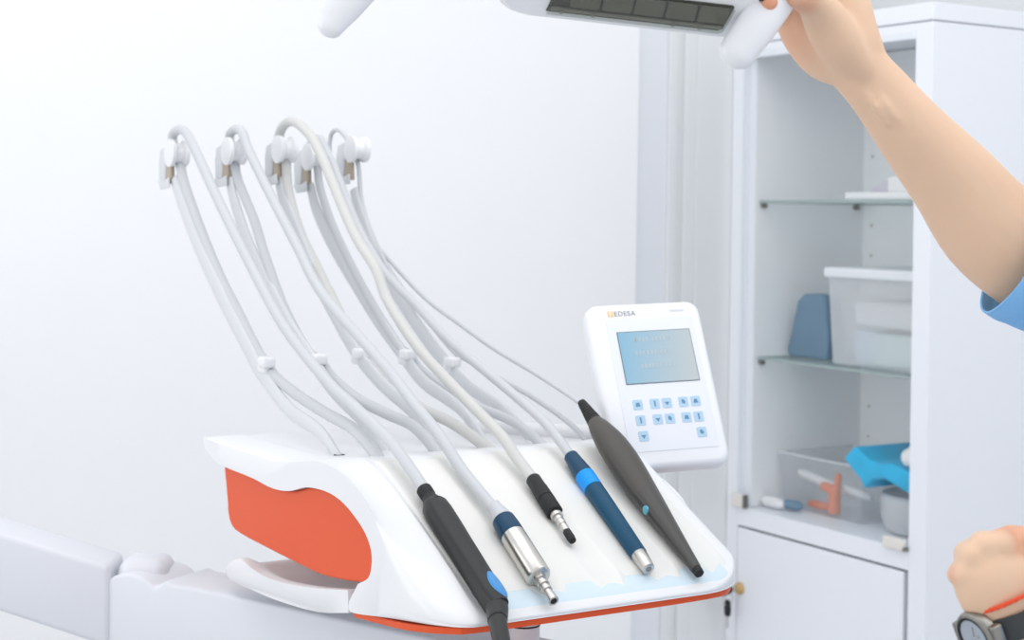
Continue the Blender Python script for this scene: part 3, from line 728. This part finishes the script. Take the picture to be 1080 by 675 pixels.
bm = NB(); ball(bm, pp(-23, 104.5, .002), .0011, 10); fin('indicator_light', bm, 'whitep', cp)
# maker's mark at the top left: orange square and grey letters
flatp('logo_square', -39.5, -33.5, 8, 14, .3, .0004, .0010, 'logoo', cp)
def word(txt, x, y, size, mt, par, nm):
    cu = bpy.data.curves.new(nm+'_curve', 'FONT'); cu.body = txt; cu.size = size*su*1.4; cu.extrude = .0002; cu.space_character = 1.12; cu.materials.append(M[mt])
    tmp = bpy.data.objects.new(nm+'_tmp', cu); COL.objects.link(tmp); bpy.context.view_layer.update()
    me = bpy.data.meshes.new_from_object(tmp.evaluated_get(bpy.context.evaluated_depsgraph_get())); bpy.data.objects.remove(tmp); me.name = nm
    o = bpy.data.objects.new(nm, me); COL.objects.link(o)
    R3 = Matrix((PU, -PVd, PN)).transposed()
    mw = R3.to_4x4(); mw.translation = pp(x, y, .0009) - wloc(par)
    o.parent = par; o.matrix_local = mw; return o
word('F', -38.0, 13.4, 5.2, 'panel', cp, 'logo_letter')
word('EDESA', -32.8, 13.7, 5.3, 'logog', cp, 'logo_lettering')
bm = NB()
for i in range(6): prism(bm, [pp(x, y, .0004) for x, y in ((28+i*2.6, 9.5), (29.8+i*2.6, 9.5), (29.8+i*2.6, 12), (28+i*2.6, 12))], PN*.0003)
fin('faint_marking', bm, 'faint', cp, smooth=False)
# bracket from the back of the panel down to the unit
b0 = pp(0, 120, -.035); b1 = T(.33, .36, 1.05)
bm = NB(); tube(bm, [b0, b0-PN*.04, V((b1.x, b1.y, b0.z-.03)), b1+Z*.01, b1-Z*.01], .013, 16, 6); fin('panel_bracket', bm, 'shell', unit)

# ------------------------------------------------------------------ support arm
JD = 1.98
J = pd(136, 655, JD)
jx, jz = J.x, J.z
sa = thing('support_arm', V((jx, JD, jz-.10)), 'jointed pale grey equipment arm reaching in from the left under the delivery head', 'equipment arm')
kk = JD/F
# fore link: round end and long level beam that runs to the column
fd = V((pc.x-jx, pc.y-.045-JD, 0)); FLn = fd.length; fd.normalize(); fn_ = V((-fd.y, fd.x, 0))
def onP(px, py):
    d = ray(px, py); Jp = V((jx, JD, 0)); t_ = Jp.dot(fn_)/d.dot(fn_); p = V((0, 0, H))+d*t_
    return ((p-Jp).dot(fd), p.z)
R_ = 50*kk; pts = []
for i in range(15):
    th = radians(205-i*(205-50)/14); pts.append((R_*cos(th), jz+R_*sin(th)))
pts += [onP(174, 613), onP(182, 617), onP(200, 619)]
tz = pts[-1][1]; pts += [(FLn-.0, tz-.025), (FLn, jz-.075), (0, jz-.075), (-R_*.8, jz-.05)]
bm = NB(); prism(bm, [V((jx, JD, z))+fd*x for x, z in pts], fn_*.09)
fl = fin('fore_beam', bm, 'armgrey', sa, bev=.005, seg=3, angle=50)
a0_ = 0
# rear link sloping up to the left
a0, a1 = pd(-260, 482, JD+.01), pd(115, 597, JD+.01); c0, c1 = pd(-260, 560, JD+.01), pd(115, 684, JD+.01)
bm = NB(); hexa(bm, [c0, c1, c1+Y*.08, c0+Y*.08, a0, a1, a1+Y*.08, a0+Y*.08]); fin('rear_beam', bm, 'armgrey', sa, bev=.008, seg=3)
cc1 = V((jx, JD+.02, jz+.052)); bm = NB(); loops = []
bm = NB(); box(bm, V((jx, JD+.015, jz)), X, Y, Z, ((-.022, .042), (0, .07), (0, .071))); fin('joint_cap', bm, 'armgrey', sa, bev=.018, seg=4)
# wall bracket far left carries the arm
bm = NB(); tube(bm, [V((a0.x, JD+.05, 0.01)), V((a0.x, JD+.05, a0.z+.05))], .045, 24, 1); fin('arm_post', bm, 'armgrey', sa)

# ------------------------------------------------------------------ operating lamp
lamp = thing('operating_lamp', pd(680, -60, 1.3), 'white dental operating light head held by its curved handle, at the top edge', 'dental lamp')
LU = V((1, .10, -.0860)).normalized(); LV = V((.32, -.66, .68)); LV = (LV-LU*LV.dot(LU)).normalized(); LN = LU.cross(LV).normalized()
if LN.y > 0: LN = -LN                            # faces the viewer and down
L0 = pd(668, 26, 1.30)
def lp(s, t_, h=0): return L0 + LU*s + LV*t_ + LN*h
def lrr(s0, s1, t0, t1, r): return rrect(s0, s1, t0, t1, r, 8)
loops = []
for g, h in ((.030, -.052), (.012, -.046), (.002, -.030), (0, -.016), (.002, -.004), (.006, 0)):
    loops.append([lp(x, y, h) for x, y in lrr(-.120+g, .108-g, -.006+g*.6, .135-g, .03)])
bm = NB(); loft(bm, loops); hs = fin('lamp_housing', bm, 'lampw', lamp)
gl_ = [(-.073, .0045), (.069, .0045), (.0725, .0065), (.0775, .029), (.076, .0305), (-.066, .0305), (-.0675, .029)]
bm = NB(); prism(bm, [lp(x, y, -.0005) for x, y in gl_], LN*.0016); fin('reflector_bed', bm, 'lampin', lamp, smooth=False)
bm = NB()
for i in range(5):
    x0 = -.055+i*.0262
    prism(bm, [lp(x, y, .001) for x, y in rrect(x0, x0+.024, .0125, .0275, .002, 3)], LN*.002)
fin('led_lenses', bm, 'led', lamp, smooth=False)
bm = NB(); 
for x_ in (-.062, -.036, .03, .052): prism(bm, [lp(x_+x, y, .001) for x, y in ((0, .0055), (.0022, .0055), (.0022, .0085), (0, .0085))], LN*.0034)
prism(bm, [lp(x, y, .001) for x, y in ((-.070, .0070), (.071, .0070), (.0718, .0100), (-.0690, .0100))], LN*.002)
fin('lens_bar', bm, 'lampbar', lamp, smooth=False)
bm = NB(); prism(bm, [lp(x, y, .0045) for x, y in gl_], LN*.001); fin('front_glass', bm, 'glamp', lamp, smooth=False)
def ph(px, py, d): return pd(px, py, d)
HANR = [ph(776, 57, 1.285), ph(798, 27, 1.29), ph(822, -6, 1.30), ph(848, -45, 1.31), ph(850, -90, 1.32), ph(815, -120, 1.33), ph(760, -125, 1.335)]
bm = NB(); tube(bm, HANR, [.0150, .0165, .0160, .0145, .014, .014, .014], 24, 8, wide=V((.75, 0, -.6)), flat=[.011, .013, .013, .012, .012, .012, .012], round_ends=True); fin('right_handle', bm, 'lampw', lamp)
HANL = [ph(348, 29, 1.27), ph(361, 7, 1.275), ph(383, -18, 1.28), ph(425, -60, 1.29), ph(480, -100, 1.31), ph(560, -115, 1.33)]
bm = NB(); tube(bm, HANL, [.0105, .0155, .016, .0145, .014, .014], 24, 8, wide=V((.75, 0, -.6)), flat=[.008, .011, .012, .012, .012, .012], round_ends=True); fin('left_handle', bm, 'lampw', lamp)
bm = NB(); tube(bm, [ph(560, -115, 1.33), ph(660, -118, 1.34), ph(760, -125, 1.335)], .015, 16, 6, round_ends=True); fin('handle_yoke', bm, 'lampw', lamp)
yk = ph(660, -118, 1.34)
bm = NB(); tube(bm, [yk-Z*.02, yk+V((0, .06, .10)), yk+V((0, .2, .35)), yk+V((-.1, .5, .65)), yk+V((-.1, .5, 1.0))], .016, 16, 6); fin('lamp_arm', bm, 'lampw', lamp)
lamp.location = lamp.location

# ------------------------------------------------------------------ person
per = thing('person', V((.80, 1.36, 0)), 'person in blue scrubs, one hand raised to the lamp handle, the other wearing a watch', 'person')
D1 = 1.36
bm = NB()
def limb(pts, rad, wide=None, flat=None, n=6): tube(bm, pts, rad, 20, n, wide=wide, flat=flat, round_ends=True)
shR = V((.715, 1.52, 1.235)); elR = pd(1115, 292, 1.42)
# forearm: volar side to the viewer, flatter towards the wrist
wv = V((.70, 0, .72))
fore = [elR+V((.01, 0, -.003)), pd(1052, 246, 1.41), pd(1006, 191, 1.40), pd(962, 140, 1.385), pd(930, 100, 1.375), pd(907, 73, 1.37), pd(890, 48, 1.367)]
limb(fore, [.052, .0475, .0395, .0320, .0275, .0262, .029], wv, [.045, .043, .037, .030, .023, .0195, .020])
limb([elR+V((-.01, .0, .0)), elR.lerp(shR, .35), elR.lerp(shR, .7), shR], [.048, .048, .048, .048])
# palm
limb([pd(918, 86, 1.374), pd(902, 62, 1.369), pd(884, 32, 1.368), pd(872, 2, 1.370), pd(860, -32, 1.372)], [.022, .028, .0345, .036, .035], wv, [.014, .0185, .018, .016, .013])
# ulnar edge of the palm running behind the handle (little finger side)
limb([pd(897, 76, 1.372), pd(870, 60, 1.378), pd(848, 36, 1.384), pd(834, 18, 1.386)], [.016, .021, .020, .0155], None)
# fingers wrap behind the handle and come round its left side
FI = [
 [(840, 26, 1.384, .0125), (822, 8, 1.372, .0105), (808, -14, 1.345, .0095), (806, -30, 1.318, .0085)],
 [(845, 5, 1.384, .0130), (820, -6, 1.366, .0105), (801, -16, 1.335, .0098), (808, -2, 1.296, .0086), (811, 3, 1.284, .0078)],
 [(850, -22, 1.384, .0130), (826, -38, 1.370, .0110), (812, -50, 1.34, .0100), (818, -38, 1.305, .009)],
 [(858, -45, 1.380, .0130), (838, -64, 1.366, .0112), (826, -72, 1.338, .0100), (832, -60, 1.305, .009)]]
for fg in FI: limb([pd(x, y, d) for x, y, d, r in fg], [q[3] for q in fg], n=5)
# thumb: from the wrist's near side up over the front of the handle
th = [(920, 90, 1.366, .009), (903, 68, 1.357, .0155), (884, 44, 1.348, .0205), (870, 20, 1.338, .0190), (858, 4, 1.322, .0140), (846, -4, 1.302, .0125), (839, -5, 1.290, .0105)]
limb([pd(x, y, d) for x, y, d, r in th], [q[3] for q in th], n=5)
# torso, neck, head
shL = V((.675, 1.19, 1.19)); nk = V((.715, 1.36, 1.27))
limb([V((.84, 1.36, .82)), V((.82, 1.36, 1.0)), V((.75, 1.36, 1.17)), V((.715, 1.36, 1.25))], [.15, .13, .15, .10], Y, [.10, .09, .10, .08])
limb([shR, V((.72, 1.36, 1.225)), shL], [.048, .070, .048])
limb([nk-Z*.03, nk+V((-.03, 0, .07))], [.052, .05])
hc = nk+V((-.07, 0, .17))
ball(bm, hc+V((.01, 0, .02)), .095, 24, 1.0, .82, 1.05)
limb([hc+V((-.02, 0, -.02)), hc+V((-.055, 0, -.085))], [.07, .035])
limb([hc+V((-.088, 0, .015)), hc+V((-.112, 0, -.025))], [.009, .013])
for s in (1, -1): ball(bm, hc+V((.012, .084*s, -.01)), .022, 12, .8, .35, 1.3)
# left arm: raised loosely curled hand seen from its back
elL = V((.475, 1.135, .865))
limb([shL, shL.lerp(elL, .5)+V((.01, 0, 0)), elL], [.046, .045, .042])
DL = 1.20
wl = V((1, .15, .25))
limb([elL, pd(1165, 820, 1.165), pd(1110, 738, 1.18), pd(1083, 692, DL), pd(1070, 655, DL)], [.042, .038, .031, .0245, .0245], wl, [.040, .035, .027, .021, .020])
limb([pd(1070, 668, DL), pd(1058, 636, DL), pd(1049, 610, DL), pd(1044, 592, DL+.003)], [.0235, .0300, .0325, .0270], wl, [.019, .020, .021, .019])
# knuckles and the curled fingers going away behind the palm
KN = [
 [(1018, 607, 1.195, .0105), (1011, 606, 1.222, .0090), (1028, 612, 1.245, .0085), (1045, 616, 1.235, .0078)],
 [(1027, 588, 1.197, .0120), (1020, 584, 1.228, .0100), (1040, 590, 1.252, .0090), (1055, 596, 1.240, .0080)],
 [(1040, 577, 1.198, .0125), (1037, 574, 1.230, .0102), (1060, 580, 1.254, .0092), (1072, 588, 1.240, .0080)],
 [(1056, 575, 1.198, .0125), (1062, 570, 1.228, .0102), (1082, 576, 1.250, .0092), (1090, 586, 1.238, .0080)]]
for fg in KN: limb([pd(x, y, d) for x, y, d, r in fg], [q[3] for q in fg], n=5)
limb([pd(1080, 640, 1.20), pd(1096, 610, 1.195), pd(1098, 588, 1.195), pd(1086, 572, 1.205), pd(1066, 566, 1.212)], [.017, .0155, .0125, .0110, .0095])
# faint tendons under the wrist of the raised arm
for q in (((915, 84), (935, 112), (952, 134)), ((908, 92), (922, 112), (936, 132))):
    limb([pd(q[0][0], q[0][1], 1.356), pd(q[1][0], q[1][1], 1.353), pd(q[2][0], q[2][1], 1.357)], [.0028, .0034, .0028])
# legs inside the trousers
for s in (1, -1):
    limb([V((.84, 1.36+.08*s, .82)), V((.80, 1.36+.10*s, .45)), V((.84, 1.36+.10*s, .08))], [.085, .055, .038])
    limb([V((.86, 1.36+.10*s, .05)), V((.72, 1.36+.10*s, .035))], [.036, .028])
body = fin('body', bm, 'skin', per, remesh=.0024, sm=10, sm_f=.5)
# nails
def nail(c, n, up, w=.0048, l=.0062):
    n = n.normalized(); up = (up-n*up.dot(n)).normalized(); sd = n.cross(up)
    bm = NB(); loops = []
    for h, k in ((-.001, 1), (.0006, .95), (.001, .6)): loops.append([c+n*h+up*(l*k*cos(x))+sd*(w*k*sin(x)) for x in [i*pi/8 for i in range(16)]])
    loft(bm, loops); fin('fingernail', bm, 'nail', per)
nail(pd(803.5, -6, 1.2815), V((-.8, -.5, .1)), V((0, 0, 1))); nail(pd(838.5, -9, 1.2800), V((-.2, -.9, -.25)), V((-1, 0, .3)))
# scrub top: torso, and two short sleeves with open hems
bm = NB()
limb([V((.85, 1.36, .70)), V((.83, 1.36, .98)), V((.755, 1.36, 1.15)), V((.72, 1.36, 1.235))], [.17, .15, .17, .12], Y, [.125, .115, .12, .095])
limb([shR+V((.01, -.01, 0)), V((.725, 1.36, 1.215)), shL+V((.01, .01, 0))], [.066, .088, .066])
def sleeve(P, R0, hem=True):
    dirn = (P[-1]-P[-2]).normalized()
    tube(bm, P, R0, 32, 6, cap=False)
    tube(bm, [P[-1]-dirn*.020, P[-1]+dirn*.0005], [R0[-1]+.0022, R0[-1]+.0022], 32, 2, cap=False)
top = fin('scrub_torso', bm, 'blouse', per, remesh=.006, sm=6)
hemc = pd(1072, 268, 1.408); hd = V((-.89, 0, .45)).normalized()
def sleeve_obj(nm, P, R0):
    bm = NB(); seg = 36
    Q = crom([(*p, r) for p, r in zip(P, R0)], 8); pts = [V(q[:3]) for q in Q]; rr = [q[3] for q in Q]; rings = []; up = None
    for i, p in enumerate(pts):
        t = (pts[min(i+1, len(pts)-1)]-pts[max(i-1, 0)]).normalized(); u = (up-t*up.dot(t)) if up is not None else t.orthogonal(); u.normalize(); up = u; w = t.cross(u)
        rings.append([p+u*(rr[i]*(1+.025*sin(3*x+i*.25)+.012*sin(7*x))*cos(x))+w*(rr[i]*(1+.03*sin(2*x+1+i*.2))*sin(x)) for x in [2*pi*j/seg for j in range(seg)]])
    # folded hem: a slightly raised band
    n = len(rings)
    for i in range(n):
        k = 1.035 if n-1-i < 6 else 1.0
        rings[i] = [pts[i]+(q-pts[i])*k for q in rings[i]]
    loft(bm, rings, cap0=False, cap1=False); return fin(nm, bm, 'blouse', per, solid=.0025, sub=1)
sleeve_obj('right_sleeve', [shR+V((.01, 0, .0)), shR.lerp(elR, .45)+V((0, 0, -.004)), elR+V((.03, 0, -.002)), hemc+hd*-.025, hemc], [.068, .064, .062, .0585, .0575])
hemL = shL.lerp(elL, .62)
sleeve_obj('left_sleeve', [shL+V((.01, 0, .0)), shL.lerp(hemL, .5)+V((.01, 0, 0)), shL.lerp(hemL, .8), hemL], [.066, .062, .061, .060])
bm = NB()
limb([V((.85, 1.36, .86)), V((.85, 1.36, .76))], [.165, .16], Y, [.12, .12])
for s in (1, -1): limb([V((.84, 1.36+.085*s, .80)), V((.80, 1.36+.10*s, .45)), V((.84, 1.36+.10*s, .10))], [.10, .078, .068])
fin('trousers', bm, 'trous', per, remesh=.007, sm=5)
for s in (1, -1):
    bm = NB(); limb([V((.865, 1.36+.10*s, .045)), V((.79, 1.36+.10*s, .045)), V((.70, 1.36+.10*s, .035))], [.042, .042, .032], Y, [.044, .042, .034]); fin('shoe', bm, 'whitep', per)
bm = NB(); ball(bm, hc+V((.025, 0, .04)), .103, 28, 1.02, .88, 1.0); limb([hc+V((.09, 0, .05)), hc+V((.13, 0, .0)), hc+V((.12, 0, -.06))], [.05, .045, .02]); fin('hair', bm, 'hair', per, remesh=.004, sm=4)
for s in (1, -1):
    bm = NB(); ball(bm, hc+V((-.078, .032*s, .012)), .012, 14); e_ = fin('eye', bm, 'eye', per)
    bm = NB(); ball(bm, hc+V((-.088, .032*s, .012)), .005, 10); fin('pupil', bm, 'blackr', e_)
bm = NB(); limb([hc+V((-.092, .024, -.055)), hc+V((-.098, 0, -.056)), hc+V((-.092, -.024, -.055))], [.003, .006, .003]); fin('lips', bm, 'red', per)

# watch on the left wrist
WC = pd(1068, 652, DL); wax = (pd(1064, 640, DL)-pd(1082, 690, DL)).normalized()
wt = thing('wrist_watch', WC, 'round wrist watch with dark strap on the wrist at the lower right', 'watch')
e1_ = (wl - wax*wl.dot(wax)).normalized(); e2_ = wax.cross(e1_).normalized()
if e2_.y > 0: e2_ = -e2_                          # towards the viewer
def strap_ring(c, rw, rn, wd, thk, bm, a0=0, a1=360, seg=60, mi=0):
    loops = []
    for i in range(seg+1):
        x = radians(a0+(a1-a0)*i/seg); d = e1_*(rw*cos(x))+e2_*(rn*sin(x)); dn = (e1_*(cos(x)/rw)+e2_*(sin(x)/rn)).normalized()
        loops.append([c+d-wax*wd/2, c+d+dn*thk-wax*wd/2*.9, c+d+dn*thk+wax*wd/2*.9, c+d+wax*wd/2])
    loft(bm, loops, cap0=True, cap1=True, mi=mi)
bm = NB(); strap_ring(WC, .0262, .0222, .0195, .0022, bm, 0, 360)
fin('strap', bm, 'strap', wt)
wd_ = (-e1_*.95+e2_*.30).normalized()
cc_ = WC - e1_*.0285 + e2_*.004
cen = cc_ + wd_*.001
bm = NB(); lathe(bm, cen-wd_*.003, cen+wd_, [(0, .0170), (.001, .0188), (.007, .0192), (.009, .0184), (.010, .0178), (.0105, .0160), (.0060, .0155)], 48, cap=False); cs = fin('watch_case', bm, 'steeld', wt)
bm = NB(); lathe(bm, cen+wd_*.0055, cen+wd_, [(0, .0156), (.001, .0156)], 40); fin('dial', bm, 'dial', wt)
bm = NB(); lathe(bm, cen+wd_*.0066, cen+wd_, [(0, .0155), (.0006, .0155), (.0006, .0138), (0, .0138)], 40, cap=False); fin('bezel_ring', bm, 'blackr', wt)
bm = NB()
for tt in (0, 1):
    hv = (wax*(.9 if tt else .2)+e2_*(.2 if tt else .9)); hv = (hv-wd_*hv.dot(wd_)).normalized(); sdv = wd_.cross(hv)
    p_ = cen+wd_*.0068; Lh = .009 if tt else .0065
    prism(bm, [p_-sdv*.0006, p_+sdv*.0006, p_+sdv*.0004+hv*Lh, p_-sdv*.0004+hv*Lh], wd_*.0004)
fin('watch_hands', bm, 'steel', wt, smooth=False)
for s in (1, -1):
    bm = NB(); q = cen + (wd_.cross(wax)).normalized()*.0195*s
    box(bm, q, wax, (wd_.cross(wax)).normalized(), wd_, ((-.009, .009), (-.004, .004), (-.004, .005))); fin('lug', bm, 'steeld', wt, bev=.0015)
bm = NB(); lathe(bm, cen+wd_*.004-wax*.0185, cen+wd_*.004-wax, [(0, .003), (.004, .003), (.0045, .002)], 14); fin('crown', bm, 'steel', wt)
# red thread bracelet above the strap
bm = NB()
for ph_ in (0, 1, 2):
    RP = []
    for i in range(121):
        x = 2*pi*i/120; cz = WC+wax*(.0165+.004*sin(x+.4)); d = e1_*(.0272*cos(x))+e2_*(.0232*sin(x))
        w = 12*x+ph_*2*pi/3; dn = d.normalized(); RP.append(cz+d*1.02+dn*(.0009*cos(w))+wax*(.0009*sin(w)))
    tube(bm, RP, .0009, 8, 1)
tag(fin('thread_bracelet', bm, 'red'), 'thin red thread bracelet just above the dark watch strap', 'bracelet')

# ------------------------------------------------------------------ light
w = bpy.data.worlds.new('world'); SC.world = w; w.use_nodes = True
nt = w.node_tree; bg = nt.nodes['Background']; bg.inputs[0].default_value = (.95, .97, 1.0, 1); bg.inputs[1].default_value = .93
def area(nm, loc, tgt, sx, sy, e, col=(1, 1, 1)):
    l = bpy.data.lights.new(nm, 'AREA'); l.shape = 'RECTANGLE'; l.size = sx; l.size_y = sy; l.energy = e; l.color = col
    o = bpy.data.objects.new(nm, l); COL.objects.link(o); o.location = loc
    o.rotation_euler = (V(tgt)-V(loc)).to_track_quat('-Z', 'Y').to_euler(); return o
area('ceiling_light', (-.2, 1.6, 2.65), (-.2, 1.8, 0), 1.8, 1.8, 9)
area('fill_light_left', (-2.6, 1.0, 1.7), (.8, 3.2, 1.1), 1.5, 1.6, 11)  # added fill with no window behind it, lifts the cabinet front and interior
area('fill_light_rear', (1.3, 1.0, 2.65), (-.3, 3.2, 1.0), 1.2, 1.2, 8)  # added fill without a fixture, brightens the left wall
SC.view_settings.view_transform = 'Standard'; SC.view_settings.look = 'None'; SC.view_settings.gamma = 1
SC.view_settings.exposure = 0.14; SC.view_settings.use_curve_mapping = False
SC.cycles.max_bounces = 10; SC.cycles.transparent_max_bounces = 24
